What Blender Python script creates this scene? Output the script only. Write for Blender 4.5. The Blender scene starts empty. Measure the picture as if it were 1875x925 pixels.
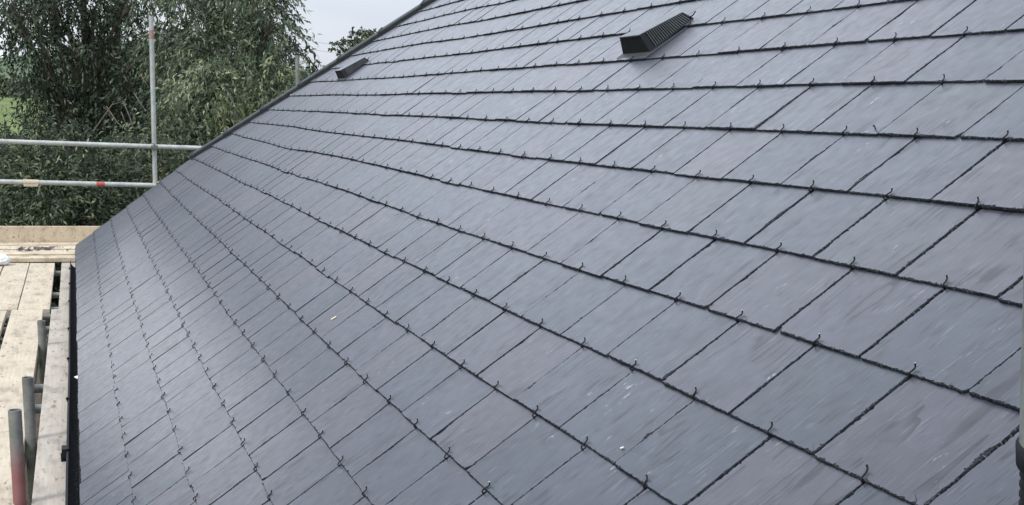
import bpy, bmesh, math, random
import numpy as np
from mathutils import Vector, Matrix
random.seed(7); RNG = np.random.default_rng(7)
sc = bpy.context.scene
COL = sc.collection

# ------------------------------------------------------------------ camera
CAM = Vector((3.65976272, 0.02863063, 5.36006572))
RIGHT = Vector((0.31689456, 0.94800952, 0.02925369))
UP = Vector((-0.2175278, 0.04262344, 0.97512302))
BACK = Vector((0.92317902, -0.31537467, 0.21972556))
cam = bpy.data.cameras.new('camera'); camo = bpy.data.objects.new('camera', cam); COL.objects.link(camo)
camo.matrix_world = Matrix(((RIGHT.x, UP.x, BACK.x, CAM.x), (RIGHT.y, UP.y, BACK.y, CAM.y),
                            (RIGHT.z, UP.z, BACK.z, CAM.z), (0, 0, 0, 1)))
cam.sensor_width = 36; cam.lens = 45.0; cam.shift_y = 0.1482; cam.clip_start = .05; cam.clip_end = 4000
sc.camera = camo

# ------------------------------------------------------------------ sky and sun: bright thin overcast
SUN_EL, SUN_AZ = math.radians(48), math.radians(-60)     # azimuth from +X towards +Y
world = bpy.data.worlds.new('World'); sc.world = world; world.use_nodes = True
nt = world.node_tree; N = nt.nodes; L = nt.links
for n in list(N): N.remove(n)
out = N.new('ShaderNodeOutputWorld'); bg = N.new('ShaderNodeBackground')
sky = N.new('ShaderNodeTexSky'); sky.sky_type = 'NISHITA'; sky.sun_disc = False
sky.sun_elevation = SUN_EL; sky.sun_rotation = math.pi/2 - SUN_AZ
sky.air_density = 1.0; sky.dust_density = 2.0
tc = N.new('ShaderNodeTexCoord'); mp = N.new('ShaderNodeMapping'); mp.inputs['Scale'].default_value = (1, 1, 3.2)
no = N.new('ShaderNodeTexNoise'); no.inputs['Scale'].default_value = 2.6; no.inputs['Detail'].default_value = 6; no.inputs['Roughness'].default_value = .55
cr = N.new('ShaderNodeValToRGB')
cr.color_ramp.elements[0].position = .32; cr.color_ramp.elements[0].color = (5.7, 6.35, 7.4, 1)
cr.color_ramp.elements[1].position = .68; cr.color_ramp.elements[1].color = (7.9, 8.3, 9.0, 1)
mx = N.new('ShaderNodeMix'); mx.data_type = 'RGBA'; mx.inputs[0].default_value = .88
L.new(tc.outputs['Generated'], mp.inputs[0]); L.new(mp.outputs[0], no.inputs[0]); L.new(no.outputs[0], cr.inputs[0])
sx = N.new('ShaderNodeSeparateXYZ'); L.new(tc.outputs['Generated'], sx.inputs[0])
el = N.new('ShaderNodeMapRange'); el.inputs[1].default_value = 0; el.inputs[2].default_value = 1; el.inputs[3].default_value = .72; el.inputs[4].default_value = 1.75; L.new(sx.outputs[2], el.inputs[0])
vm = N.new('ShaderNodeVectorMath'); vm.operation = 'SCALE'; L.new(cr.outputs[0], vm.inputs[0]); L.new(el.outputs[0], vm.inputs['Scale'])
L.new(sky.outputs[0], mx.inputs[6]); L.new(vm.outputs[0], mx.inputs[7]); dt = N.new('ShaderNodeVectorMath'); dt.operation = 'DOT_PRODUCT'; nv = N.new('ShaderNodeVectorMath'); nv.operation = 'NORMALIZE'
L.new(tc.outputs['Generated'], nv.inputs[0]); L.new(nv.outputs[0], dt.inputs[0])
dt.inputs[1].default_value = Vector((-.985, -.132, .05)).normalized()  # low glow added to the sky for the sheen on the slates
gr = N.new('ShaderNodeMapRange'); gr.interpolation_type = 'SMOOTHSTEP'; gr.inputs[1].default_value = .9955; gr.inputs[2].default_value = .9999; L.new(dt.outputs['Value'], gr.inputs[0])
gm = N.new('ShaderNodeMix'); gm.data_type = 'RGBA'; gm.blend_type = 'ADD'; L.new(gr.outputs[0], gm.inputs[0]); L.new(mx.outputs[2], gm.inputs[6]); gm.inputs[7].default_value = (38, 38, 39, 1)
# and a broad bright sky patch, added above the trees to brighten the slates
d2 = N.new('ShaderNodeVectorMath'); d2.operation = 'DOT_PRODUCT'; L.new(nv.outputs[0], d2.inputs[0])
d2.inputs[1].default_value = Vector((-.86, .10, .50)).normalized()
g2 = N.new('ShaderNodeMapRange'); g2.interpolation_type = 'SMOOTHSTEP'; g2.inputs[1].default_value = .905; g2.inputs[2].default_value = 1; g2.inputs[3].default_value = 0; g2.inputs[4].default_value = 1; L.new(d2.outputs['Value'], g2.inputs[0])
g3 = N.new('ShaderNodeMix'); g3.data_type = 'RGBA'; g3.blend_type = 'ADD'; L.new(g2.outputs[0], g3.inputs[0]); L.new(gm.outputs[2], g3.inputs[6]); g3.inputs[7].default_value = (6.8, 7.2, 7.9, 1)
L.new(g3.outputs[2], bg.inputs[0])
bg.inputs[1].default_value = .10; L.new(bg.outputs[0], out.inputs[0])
sun = bpy.data.lights.new('sun', 'SUN'); sun.energy = 1.7; sun.angle = math.radians(14); sun.color = (1, .95, .87)
suno = bpy.data.objects.new('sun', sun); COL.objects.link(suno)
sd = Vector((math.cos(SUN_EL)*math.cos(SUN_AZ), math.cos(SUN_EL)*math.sin(SUN_AZ), math.sin(SUN_EL)))
suno.rotation_euler = sd.to_track_quat('Z', 'Y').to_euler(); suno.location = (0, 0, 30)
sc.view_settings.view_transform = 'Standard'; sc.view_settings.look = 'None'
sc.view_settings.gamma = 1; sc.view_settings.exposure = 0.5
try: sc.view_settings.use_curve_mapping = False
except Exception: pass

# ------------------------------------------------------------------ helpers
F = 1.25*1875
def at(x, y, depth):                 # a point at real depth (metres) along a sight line: used to read heights off the photo
    return CAM + (RIGHT*((x-937.5)/F) - UP*((y-462.5-0.14818828*1875)/F) - BACK)*depth

def tag(o, label=None, cat=None, group=None, kind=None):
    if label: o['label'] = label
    if cat: o['category'] = cat
    if group: o['group'] = group
    if kind: o['kind'] = kind
    return o
def empty(name, loc=(0, 0, 0)):
    o = bpy.data.objects.new(name, None); COL.objects.link(o); o.location = loc; o.empty_display_size = .2; return o
def link(name, me, parent=None):
    o = bpy.data.objects.new(name, me); COL.objects.link(o)
    if parent:
        o.parent = parent; o.matrix_parent_inverse = Matrix.Translation(-Vector(parent.location)); 
    return o
class MB:
    def __init__(s): s.v = []; s.f = []; s.m = []; s.smooth = []
    def add(s, vs, fs, mi=0, sm=False):
        b = len(s.v); s.v += [tuple(v) for v in vs]
        for f in fs: s.f.append([b+i for i in f]); s.m.append(mi); s.smooth.append(sm)
    def box(s, c, ax, h, mi=0, bev=0):
        c = Vector(c); A = [Vector(a) for a in ax]
        if bev <= 0:
            vs = [c+A[0]*(h[0]*i)+A[1]*(h[1]*j)+A[2]*(h[2]*k) for i in (-1, 1) for j in (-1, 1) for k in (-1, 1)]
            s.add(vs, [(0,1,3,2), (4,6,7,5), (0,4,5,1), (2,3,7,6), (0,2,6,4), (1,5,7,3)], mi); return
        bm = bmesh.new(); bmesh.ops.create_cube(bm, size=2)
        for v in bm.verts: v.co = Vector((v.co.x*h[0], v.co.y*h[1], v.co.z*h[2]))
        bmesh.ops.bevel(bm, geom=bm.edges[:], offset=bev, segments=2, profile=.6, affect='EDGES')
        bm.verts.index_update()
        s.add([c+A[0]*v.co.x+A[1]*v.co.y+A[2]*v.co.z for v in bm.verts], [[v.index for v in f.verts] for f in bm.faces], mi)
        bm.free()
    def tube(s, pts, rad, n=10, mi=0, cap=True, hollow=0, jit=0):
        pts = [Vector(p) for p in pts]; m = len(pts)
        if not hasattr(rad, '__len__'): rad = [rad]*m
        prev = None; vs = []
        for i, p in enumerate(pts):
            t = (pts[min(i+1, m-1)]-pts[max(i-1, 0)]).normalized()
            if prev is None:
                a = t.orthogonal().normalized()
            else:
                a = (prev - t*prev.dot(t)).normalized()
            prev = a; b = t.cross(a)
            for j in range(n):
                r = rad[i]*(1+jit*(random.random()-.5))
                vs.append(p+(a*math.cos(2*math.pi*j/n)+b*math.sin(2*math.pi*j/n))*r)
        fs = [(i*n+j, i*n+(j+1) % n, (i+1)*n+(j+1) % n, (i+1)*n+j) for i in range(m-1) for j in range(n)]
        s.add(vs, fs, mi, True)
        if cap:
            s.add(vs[:n][::-1], [tuple(range(n))], mi)
            if hollow:     # open end with a wall thickness and a dark bore
                t = (pts[-1]-pts[-2]).normalized(); top = vs[-n:]; inn = [pts[-1]+(v-pts[-1])*hollow for v in top]; low = [v-t*.12 for v in inn]
                s.add(top+inn+low, [(j, (j+1) % n, n+(j+1) % n, n+j) for j in range(n)]+[(n+j, n+(j+1) % n, 2*n+(j+1) % n, 2*n+j) for j in range(n)]+[tuple(range(2*n, 3*n))], mi)
            else: s.add(vs[-n:], [tuple(range(n))], mi)
    def build(s, name, mats, parent=None):
        me = bpy.data.meshes.new(name); me.from_pydata(s.v, [], s.f)
        for m in (mats if isinstance(mats, (list, tuple)) else [mats]): me.materials.append(m)
        me.polygons.foreach_set('material_index', s.m); me.polygons.foreach_set('use_smooth', s.smooth); me.update()
        return link(name, me, parent)
XA, YA, ZA = Vector((1, 0, 0)), Vector((0, 1, 0)), Vector((0, 0, 1))

# ------------------------------------------------------------------ materials
class Mat:
    def __init__(s, name, rough=.6, spec=.5, metal=0):
        s.m = bpy.data.materials.new(name); s.m.use_nodes = True; s.t = s.m.node_tree; s.N = s.t.nodes; s.L = s.t.links
        s.p = s.N['Principled BSDF']; s.p.inputs['Roughness'].default_value = rough
        s.p.inputs['Specular IOR Level'].default_value = spec; s.p.inputs['Metallic'].default_value = metal
    def n(s, t, **k):
        x = s.N.new(t)
        for a, b in k.items():
            if a.startswith('i_'): x.inputs[a[2:].replace('_', ' ')].default_value = b
            else: setattr(x, a, b)
        return x
    def coord(s, scale=(1, 1, 1), attr=None, kind='Object', rot=(0, 0, 0)):
        if attr: c = s.n('ShaderNodeAttribute', attribute_name=attr); o = c.outputs['Vector']
        else: c = s.n('ShaderNodeTexCoord'); o = c.outputs[kind]
        m = s.n('ShaderNodeMapping'); m.inputs['Scale'].default_value = scale; m.inputs['Rotation'].default_value = rot; s.L.new(o, m.inputs[0]); return m.outputs[0]
    def noise(s, co, scale=5, detail=4, rough=.5, dist=0):
        x = s.n('ShaderNodeTexNoise'); x.inputs['Scale'].default_value = scale; x.inputs['Detail'].default_value = detail
        x.inputs['Roughness'].default_value = rough; x.inputs['Distortion'].default_value = dist; s.L.new(co, x.inputs['Vector']); return x.outputs[0]
    def ramp(s, v, stops):
        r = s.n('ShaderNodeValToRGB'); e = r.color_ramp.elements
        while len(e) < len(stops): e.new(.5)
        for a, (p, c) in zip(e, stops):
            a.position = p; a.color = (c if hasattr(c, '__len__') else (c, c, c))[:3]+(1,) if hasattr(c, '__len__') else (c, c, c, 1)
        s.L.new(v, r.inputs[0]); return r.outputs[0]
    def mix(s, f, a, b, mode='MIX'):
        x = s.n('ShaderNodeMix', data_type='RGBA', blend_type=mode)
        for i, v in ((0, f), (6, a), (7, b)):
            if isinstance(v, (int, float)): x.inputs[i].default_value = v if i == 0 else (v, v, v, 1)
            elif isinstance(v, tuple): x.inputs[i].default_value = v[:3]+(1,)
            else: s.L.new(v, x.inputs[i])
        return x.outputs[2]
    def math(s, op, a, b=0.):
        x = s.n('ShaderNodeMath', operation=op)
        for i, v in ((0, a), (1, b)):
            if isinstance(v, (int, float)): x.inputs[i].default_value = v
            else: s.L.new(v, x.inputs[i])
        return x.outputs[0]
    def color(s, c):
        if isinstance(c, tuple): s.p.inputs['Base Color'].default_value = c[:3]+(1,)
        else: s.L.new(c, s.p.inputs['Base Color'])
    def bump(s, h, strength=.3, dist=.01):
        b = s.n('ShaderNodeBump'); b.inputs['Strength'].default_value = strength; b.inputs['Distance'].default_value = dist
        s.L.new(h, b.inputs['Height']); s.L.new(b.outputs[0], s.p.inputs['Normal'])
    def rough(s, v): s.L.new(v, s.p.inputs['Roughness'])

def m_slate():
    m = Mat('slate', .5, .4); at_ = m.n('ShaderNodeAttribute', attribute_name='tint'); tint = at_.outputs['Vector']
    sep = m.n('ShaderNodeSeparateXYZ'); m.L.new(tint, sep.inputs[0])
    base = m.ramp(sep.outputs[0], [(0, (.036, .045, .062)), (.3, (.044, .051, .069)), (.6, (.045, .051, .070)), (.85, (.055, .055, .074)), (1, (.046, .055, .068))])
    co = m.coord((1, 1, 1), 'sc'); big = m.noise(co, 6, 3); cl = m.noise(m.coord((1, .35, 1), 'sc', rot=(0, 0, .12)), 22, 5, .6)
    fine = m.noise(m.coord((1, .14, 1), 'sc', rot=(0, 0, -.12)), 260, 4, .7)
    c = m.mix(1, base, m.ramp(big, [(.3, .90), (.7, 1.08)]), 'MULTIPLY'); c = m.mix(1, c, m.ramp(cl, [(.3, .92), (.7, 1.08)]), 'MULTIPLY')
    c = m.mix(1, c, m.ramp(fine, [(.3, .87), (.72, 1.13)]), 'MULTIPLY')
    # riven steps: contour lines of a noise stretched along the grain
    st = m.noise(m.coord((1, .13, 1), 'sc', rot=(0, 0, -.10)), 8, 3, .5, .25)
    ph = m.math('FRACT', m.math('MULTIPLY', st, 5.0)); step = m.math('SUBTRACT', m.math('MULTIPLY', st, 5.0), ph)
    gate = m.ramp(m.noise(co, 7.5, 2), [(.46, 0.), (.56, 1.)])
    line = m.math('MULTIPLY', m.ramp(ph, [(0, 1.), (.05, .85), (.14, 0.), (1, 0.)]), gate)
    lay = m.math('FRACT', m.math('MULTIPLY', step, .37)); c = m.mix(1, c, m.ramp(lay, [(0, .92), (1, 1.08)]), 'MULTIPLY')
    s2 = m.noise(m.coord((1, .05, 1), 'sc', rot=(0, 0, -.10)), 110, 3, .6); g2 = m.ramp(m.noise(co, 15, 2), [(.52, 0.), (.60, 1.)])
    cleft = m.math('MULTIPLY', m.ramp(s2, [(.565, 0.), (.61, 1.), (.72, 1.)]), g2)
    s3 = m.noise(m.coord((1, .07, 1), 'sc', rot=(0, 0, -.16)), 210, 2, .5); g3 = m.ramp(m.noise(co, 21, 2), [(.42, 0.), (.60, 1.)])
    c = m.mix(m.math('MULTIPLY', m.math('MULTIPLY', m.ramp(s3, [(.60, 0.), (.66, 1.)]), g3), .6), c, (.016, .019, .026))
    c = m.mix(m.math('MULTIPLY', m.math('MULTIPLY', m.ramp(s3, [(.34, 1.), (.40, 0.)]), g3), .30), c, (.17, .185, .21))
    c = m.mix(m.math('MULTIPLY', cleft, .72), c, (.014, .017, .024)); c = m.mix(m.math('MULTIPLY', line, .9), c, (.014, .017, .024))
    # pale scuffs and slate dust
    sc1 = m.noise(m.coord((1, .45, 1), 'sc', rot=(0, 0, -.5)), 75, 4, .6); sg = m.noise(co, 8.3, 1)
    scuff = m.math('MULTIPLY', m.ramp(sc1, [(.62, 0.), (.72, 1.)]), m.ramp(sg, [(.62, 0.), (.70, 1.)]))
    c = m.mix(m.math('MULTIPLY', scuff, .7), c, (.42, .44, .46))
    m.color(c)
    rg = m.ramp(m.noise(co, 30, 4), [(.3, .30), (.7, .38)]); m.rough(rg)
    h = m.math('ADD', m.math('MULTIPLY', fine, .22), m.math('MULTIPLY', cl, .06))
    h = m.math('ADD', h, m.math('MULTIPLY', m.math('MULTIPLY', step, gate), .30)); m.bump(h, .28, .0022)
    return m.m
def m_slate_edge():
    m = Mat('slate_edge', .9, .08); co = m.coord((1, 1, 1), 'sc')
    m.color(m.ramp(m.noise(co, 260, 3, .6), [(.3, (.012, .014, .019)), (.58, (.030, .035, .044)), (.72, (.17, .18, .20))]))
    m.bump(m.noise(co, 400, 3), .6, .002); return m.m
def m_wood(name, a, b, rot=(0, 0, 0), attr=None, stain=0):
    m = Mat(name, .8, .2); oi = m.n('ShaderNodeObjectInfo')
    tcn = m.n('ShaderNodeTexCoord'); ad = m.n('ShaderNodeVectorMath', operation='MULTIPLY_ADD'); m.L.new(oi.outputs['Random'], ad.inputs[0])
    ad.inputs[1].default_value = (37, 11, 5); m.L.new(tcn.outputs['Object'], ad.inputs[2])
    def co(s):
        x = m.n('ShaderNodeMapping'); x.inputs['Scale'].default_value = s; x.inputs['Rotation'].default_value = rot; m.L.new(ad.outputs[0], x.inputs[0]); return x.outputs[0]
    grain = m.noise(co((.7, 14, 14)), 6, 6, .6, .4); blot = m.noise(co((1, 2.5, 2)), 3.5, 4, .6)
    c = m.mix(m.ramp(grain, [(.25, 0.), (.75, 1.)]), a, b); c = m.mix(1, c, m.ramp(blot, [(.30, .62), (.47, .95), (.75, 1.12)]), 'MULTIPLY')
    sp = m.noise(co((3, 8, 8)), 5, 2); c = m.mix(m.math('MULTIPLY', m.ramp(sp, [(.62, 0.), (.70, 1.)]), .65), c, (.15, .11, .08))
    # knots
    vo = m.n('ShaderNodeTexVoronoi'); vo.inputs['Scale'].default_value = 1; m.L.new(co((2.2, 7, 7)), vo.inputs['Vector'])
    c = m.mix(m.math('MULTIPLY', m.ramp(vo.outputs['Distance'], [(.05, 1.), (.12, 0.)]), .6), c, (.17, .10, .06))
    if stain:
        tn = m.noise(co((1.1, 9, 9)), 2.3, 5, .65); sy = m.n('ShaderNodeSeparateXYZ'); m.L.new(tcn.outputs['Object'], sy.inputs[0])
        band = m.ramp(m.math('ABSOLUTE', m.math('SUBTRACT', sy.outputs[1], .12)), [(.12, .16), (.36, 0.)])
        c = m.mix(m.math('MULTIPLY', m.ramp(m.math('ADD', tn, band), [(.60, 0.), (.68, 1.)]), .92), c, (.02, .018, .022))
    m.color(c); m.bump(grain, .3, .004); return m.m
def m_metal(name, c1, c2, rough=.5, metal=.6, paint=None, z=None):
    m = Mat(name, rough, .5, metal); co = m.coord(); n = m.noise(co, 14, 5, .65)
    c = m.mix(m.ramp(n, [(.35, 0.), (.65, 1.)]), c1, c2)
    sp = m.noise(co, 60, 3); c = m.mix(m.ramp(sp, [(.62, 0.), (.72, .8)]), c, tuple(x*1.5 for x in c1))
    if paint:
        g = m.n('ShaderNodeNewGeometry'); s = m.n('ShaderNodeSeparateXYZ'); m.L.new(g.outputs['Position'], s.inputs[0])
        w = m.math('ADD', s.outputs[2], m.math('MULTIPLY', n, .12))
        k = m.ramp(m.math('SUBTRACT', w, z-.45), [(.42, .75), (.56, 0.)])
        c = m.mix(k, c, paint)
    m.color(c); m.bump(n, .15, .004); return m.m
def m_plain(name, a, b, scale=20, rough=.6, spec=.5, bumps=.2, bd=.003, tr=0):
    m = Mat(name, rough, spec); n = m.noise(m.coord(), scale, 5, .6); m.color(m.mix(m.ramp(n, [(.3, 0.), (.7, 1.)]), a, b)); m.bump(n, bumps, bd); return m.m
def m_leaf(name, cols, rough=.5, trans=.35):
    m = Mat(name, rough, .4); a = m.n('ShaderNodeAttribute', attribute_name='lr')
    c = m.ramp(a.outputs['Fac'], cols); m.color(c)
    tb = m.n('ShaderNodeBsdfTranslucent'); m.L.new(c, tb.inputs[0]); ms = m.n('ShaderNodeMixShader'); ms.inputs[0].default_value = trans
    m.L.new(m.p.outputs[0], ms.inputs[1]); m.L.new(tb.outputs[0], ms.inputs[2]); m.L.new(ms.outputs[0], m.N['Material Output'].inputs[0]); return m.m

SLATE, EDGE = m_slate(), m_slate_edge()
PLAST = m_plain('black_plastic', (.006, .007, .010), (.011, .013, .017), 40, .7, .2)
VENTTOP = m_plain('vent_slate_grey', (.095, .108, .125), (.15, .16, .18), 25, .5, .4)
VERGE = m_plain('verge_grey', (.030, .035, .040), (.056, .063, .069), 18, .65, .25)
WIRE = Mat('hook_wire', .55, .25, 0); WIRE.color((.007, .008, .011)); WIRE = WIRE.m
TIP = Mat('hook_cut_end', .3, .6, .9); TIP.color((.5, .52, .55)); TIP = TIP.m
FELT = m_plain('underlay', (.012, .013, .015), (.02, .02, .022), 30, .9, .1)
WALLM = m_plain('render_wall', (.42, .39, .34), (.5, .47, .42), 8, .9, .1)
SOFF = m_plain('fascia_white', (.10, .10, .11), (.13, .13, .14), 8, .5, .4)

# ------------------------------------------------------------------ ground, field and far hills
def sheet(name, x0, x1, y0, y1, z, mat, nx=1, ny=1, fn=None):
    b = MB(); vs = [(x0+(x1-x0)*i/nx, y0+(y1-y0)*j/ny, z+(fn(x0+(x1-x0)*i/nx, y0+(y1-y0)*j/ny) if fn else 0)) for i in range(nx+1) for j in range(ny+1)]
    b.add(vs, [(i*(ny+1)+j, (i+1)*(ny+1)+j, (i+1)*(ny+1)+j+1, i*(ny+1)+j+1) for i in range(nx) for j in range(ny)], 0, bool(fn)); return b.build(name, mat)
mg = Mat('field_grass', .9, .1); n1 = mg.noise(mg.coord(), .05, 5, .6); n2 = mg.noise(mg.coord(), 2.5, 4, .7)
c = mg.mix(mg.ramp(n1, [(.35, 0.), (.65, 1.)]), (.10, .145, .05), (.16, .20, .075)); c = mg.mix(1, c, mg.ramp(n2, [(.3, .75), (.7, 1.15)]), 'MULTIPLY')
mg.color(c); mg.bump(n2, .5, .05)
tag(sheet('ground', -1600, 400, -1000, 1000, 0, mg.m), kind='structure')
md = m_plain('bare_soil', (.05, .042, .032), (.12, .10, .08), 6, .95, .1, .6, .03)
tag(sheet('soil_strip', -40, 8, -6, 8, .006, md), kind='structure')
tag(sheet('meadow', -540, -140, -420, 420, -.02, mg.m, 24, 4, lambda x, y: 6.4*(min(1, max(0, (-140-x)/330)))**1.6), kind='structure')
mh = Mat('hill_woods', .95, .05); nh = mh.noise(mh.coord(), .03, 6, .7); mh.color(mh.mix(mh.ramp(nh, [(.35, 0.), (.65, 1.)]), (.05, .085, .06), (.13, .17, .10)))
def hillz(x, y): return 42*math.exp(-((x+900)/170)**2)*(.75+.25*math.sin(y*.011+1)+.12*math.sin(y*.031))*(1 if abs(y) < 990 else 0)
tag(sheet('hills', -1350, -600, -1000, 1000, -.5, mh.m, 40, 90, hillz), kind='structure')

# ------------------------------------------------------------------ the roof
E_, AE = .2, .28210571
SV = Vector((0, .79384070, .60812576)); NV = Vector((0, -.60812576, .79384070)); O = Vector((0, 0, 4.0))
def RP(u, k, n=0): return O + XA*(u*AE) + SV*(k*E_) + NV*n
US = np.arange(-34, 13, 3.)
DEV = {1: [0.078, 0.059, 0.019, 0.007, -0.002, -0.042, -0.049, -0.017, -0.005, -0.006, 0.008, 0.015, 0.015, 0.016, 0.016, 0.016], 2: [0.111, 0.072, 0.044, 0.026, 0.019, 0.001, -0.012, 0.01, -0.003, -0.003, 0.01, 0.015, 0.009, 0.006, 0.005, 0.004], 3: [0.068, 0.034, 0.015, 0.031, 0.024, 0.011, 0.009, 0.008, -0.005, -0.017, -0.017, -0.009, -0.004, -0.004, -0.006, -0.007], 4: [0.08, 0.07, 0.022, 0.022, 0.021, -0.001, -0.008, 0.008, 0.009, -0.027, -0.018, -0.007, 0.004, 0.01, 0.012, 0.013], 5: [0.081, 0.075, 0.047, 0.041, 0.018, 0.007, 0.008, 0.017, 0.002, -0.005, -0.02, -0.031, -0.007, 0.023, 0.032, 0.034], 6: [0.057, 0.057, 0.019, 0.018, 0.028, 0.042, 0.016, -0.005, -0.001, -0.008, -0.03, -0.045, -0.027, 0.003, 0.017, 0.022], 7: [0.069, 0.069, 0.063, 0.062, 0.041, 0.005, 0.033, 0.029, -0.004, -0.026, -0.035, -0.027, -0.018, 0.002, 0.01, 0.005], 8: [0.081, 0.081, 0.058, 0.054, 0.051, 0.041, 0.007, 0.011, 0.027, 0.003, -0.033, -0.036, -0.017, 0.009, 0.019, 0.013], 9: [0.14, 0.14, 0.078, 0.067, 0.012, -0.038, 0.035, 0.068, 0.052, 0.015, -0.01, -0.028, -0.01, 0.006, -0.006, -0.024], 10: [0.063, 0.063, 0.068, 0.093, 0.092, 0.027, 0.014, 0.017, 0.028, -0.004, -0.021, -0.024, -0.015, 0.02, 0.027, 0.018], 11: [0.053, 0.053, 0.053, 0.056, 0.057, 0.056, 0.023, 0.022, 0.02, -0.001, -0.025, -0.017, 0.001, 0.008, 0.017, 0.02], 12: [0.112, 0.112, 0.112, 0.103, 0.102, 0.047, 0.031, 0.036, 0.029, 0.019, -0.004, 0.0, 0.011, -0.007, -0.017, -0.019], 13: [0.153, 0.153, 0.151, 0.079, 0.075, 0.022, -0.012, -0.005, 0.005, -0.016, -0.041, -0.042, -0.021, -0.019, -0.021, -0.023], 14: [0.116, 0.116, 0.116, 0.122, 0.117, 0.067, 0.059, 0.013, 0.017, 0.026, -0.001, -0.041, -0.034, -0.019, -0.014, -0.013], 15: [0.113, 0.113, 0.113, 0.15, 0.183, 0.179, -0.014, -0.018, -0.016, -0.0, -0.011, -0.028, -0.032, -0.033, -0.033, -0.031]}
def dev(u, k):
    k = min(max(k, 0), 18); a = int(math.floor(k)); fr = k-a
    g = lambda kk: 0.0 if kk < 1 else float(np.interp(u, US, DEV[min(kk, 15)]))*(1 if kk < 15 else .6)
    return g(a)*(1-fr)+g(a+1)*fr if fr > 1e-6 else g(a)
def verge_u(k): return -33.85 if k < 7 else -33.4+(k-7)*.6
house = empty('slate_roof_house', (-3, 3.0, 0))
tag(house, 'house with a pitched dark blue-grey slate roof, hooked slates, vents and black gutter', 'house')
T = .0060
def wob(n, amp, smooth=2):
    r = RNG.uniform(-1, 1, n)
    for _ in range(smooth): r = (np.roll(r, 1)+r*2+np.roll(r, -1))/4
    return r*amp
class SlateMesh:
    def __init__(s): s.v = []; s.f = []; s.m = []; s.sc = []; s.t = []
SM = SlateMesh()
def slate(ul, ur, k, skip=0):
    uc = (ul+ur)/2; k0 = k+dev(uc, k)+random.uniform(-.010, .010)
    if random.random() < .10: k0 -= random.uniform(.01, .03)
    D = (RP(uc, k0)-CAM).length
    dr = .0035 if D < 2.8 else .006 if D < 4.5 else .014 if D < 7 else .05
    gapw = random.choice([.0016, .0026, .0034, .0046, .006]); gapw += .0016 if D > 5 else 0; xl = ul*AE+gapw*.5; xr = ur*AE-gapw*.5
    s0 = k0*E_; s1 = s0+E_*1.55
    slope0 = (dev(uc+.5, k)-dev(uc-.5, k))*E_/AE*.9
    rot = random.uniform(-.004, .004)+slope0; skew = random.uniform(-.002, .002)
    cut = [random.uniform(.001, .004), random.uniform(.001, .004)]
    if random.random() < .22: cut[random.randint(0, 1)] = random.uniform(.006, .016)
    P = [(xl+cut[0], s0), (xr-cut[1], s0), (xr, s0+cut[1]*random.uniform(.6, 1.6)), (xr+skew, s1), (xl+skew, s1), (xl, s0+cut[0]*random.uniform(.6, 1.6))]
    pts = []; kind = []
    for i in range(6):
        a = P[i]; b = P[(i+1) % 6]; ln = math.hypot(b[0]-a[0], b[1]-a[1]); n = max(1, int(ln/(dr if i != 3 else .2)))
        for j in range(n):
            pts.append((a[0]+(b[0]-a[0])*j/n, a[1]+(b[1]-a[1])*j/n)); kind.append(0 if i == 0 else 2 if i == 3 else 1)
    n = len(pts); pts = np.array(pts); kind = np.array(kind)
    nxt = np.roll(pts, -1, 0)-np.roll(pts, 1, 0); nn = np.stack([-nxt[:, 1], nxt[:, 0]], 1); nn /= np.linalg.norm(nn, axis=1)[:, None]+1e-9   # inward (ccw loop)
    sc_ = 1.0 if D < 7 else .5
    outer = pts+nn*(wob(n, .0004*sc_, 0)+wob(n, .0010*sc_, 4)*1.5)[:, None]
    chip = np.clip(wob(n, 1.0, 6)*3.2, -1, 1)
    dress = np.where(kind == 0, .0024, .0018)
    i1 = dress*(.50+.55*chip**2)+np.minimum(RNG.exponential(.0009, n), .006)*sc_*(.3+1.1*np.abs(chip)); i1 = np.maximum(i1, .0005)
    if D < 4.5:
        for _ in range(random.randint(0, 2)):       # larger flakes off the long edges
            c0 = random.randrange(n); wd = random.randint(3, 9)
            for q in range(-wd, wd+1):
                if kind[(c0+q) % n] == 1: i1[(c0+q) % n] += random.uniform(.004, .010)*(1-abs(q)/(wd+1))
    top = pts+nn*i1[:, None]; mid = outer+nn*np.minimum(i1*.3, .0008)[:, None]
    lift = random.choice([0, 0, .0006, .0012, .002])+(.0014 if D > 5 else 0); roll = random.uniform(-.0011, .0011)
    def N(p, off):
        s = p[:, 1]-s0; base = T+lift-(T+lift)*s/E_*1.02+.0008
        return base+roll*(p[:, 0]-(xl+xr)/2)/.14+off
    cx = (xl+xr)/2
    def R3(p, nv):
        x = p[:, 0]; s = p[:, 1]; s2 = s+(x-cx)*rot; x2 = x-(s-s0)*rot*0
        return np.stack([x2, O.y+SV.y*s2+NV.y*nv, O.z+SV.z*s2+NV.z*nv], 1)
    A = R3(top, N(top, 0)); B = R3(mid, N(mid, -RNG.uniform(.0012, .0022, n))); C = R3(outer, N(outer, -T*.95))
    ctr = pts.mean(0); inn = ctr+(pts-ctr)*.80; Dn = R3(inn, N(inn, 0))
    b = len(SM.v); SM.v += list(map(tuple, A))+list(map(tuple, B))+list(map(tuple, C))+list(map(tuple, Dn))
    SM.f.append(list(range(b+3*n, b+4*n))); SM.m.append(0)
    for j in range(n): SM.f.append((b+j, b+(j+1) % n, b+3*n+(j+1) % n, b+3*n+j)); SM.m.append(0)
    for j in range(n):
        j2 = (j+1) % n
        if kind[j] == 2: continue
        SM.f.append((b+n+j, b+n+j2, b+j2, b+j)); SM.m.append(1)
        SM.f.append((b+2*n+j, b+2*n+j2, b+n+j2, b+n+j)); SM.m.append(1)
    rz = random.uniform(0, 60); ox = random.uniform(0, 30)
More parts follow.
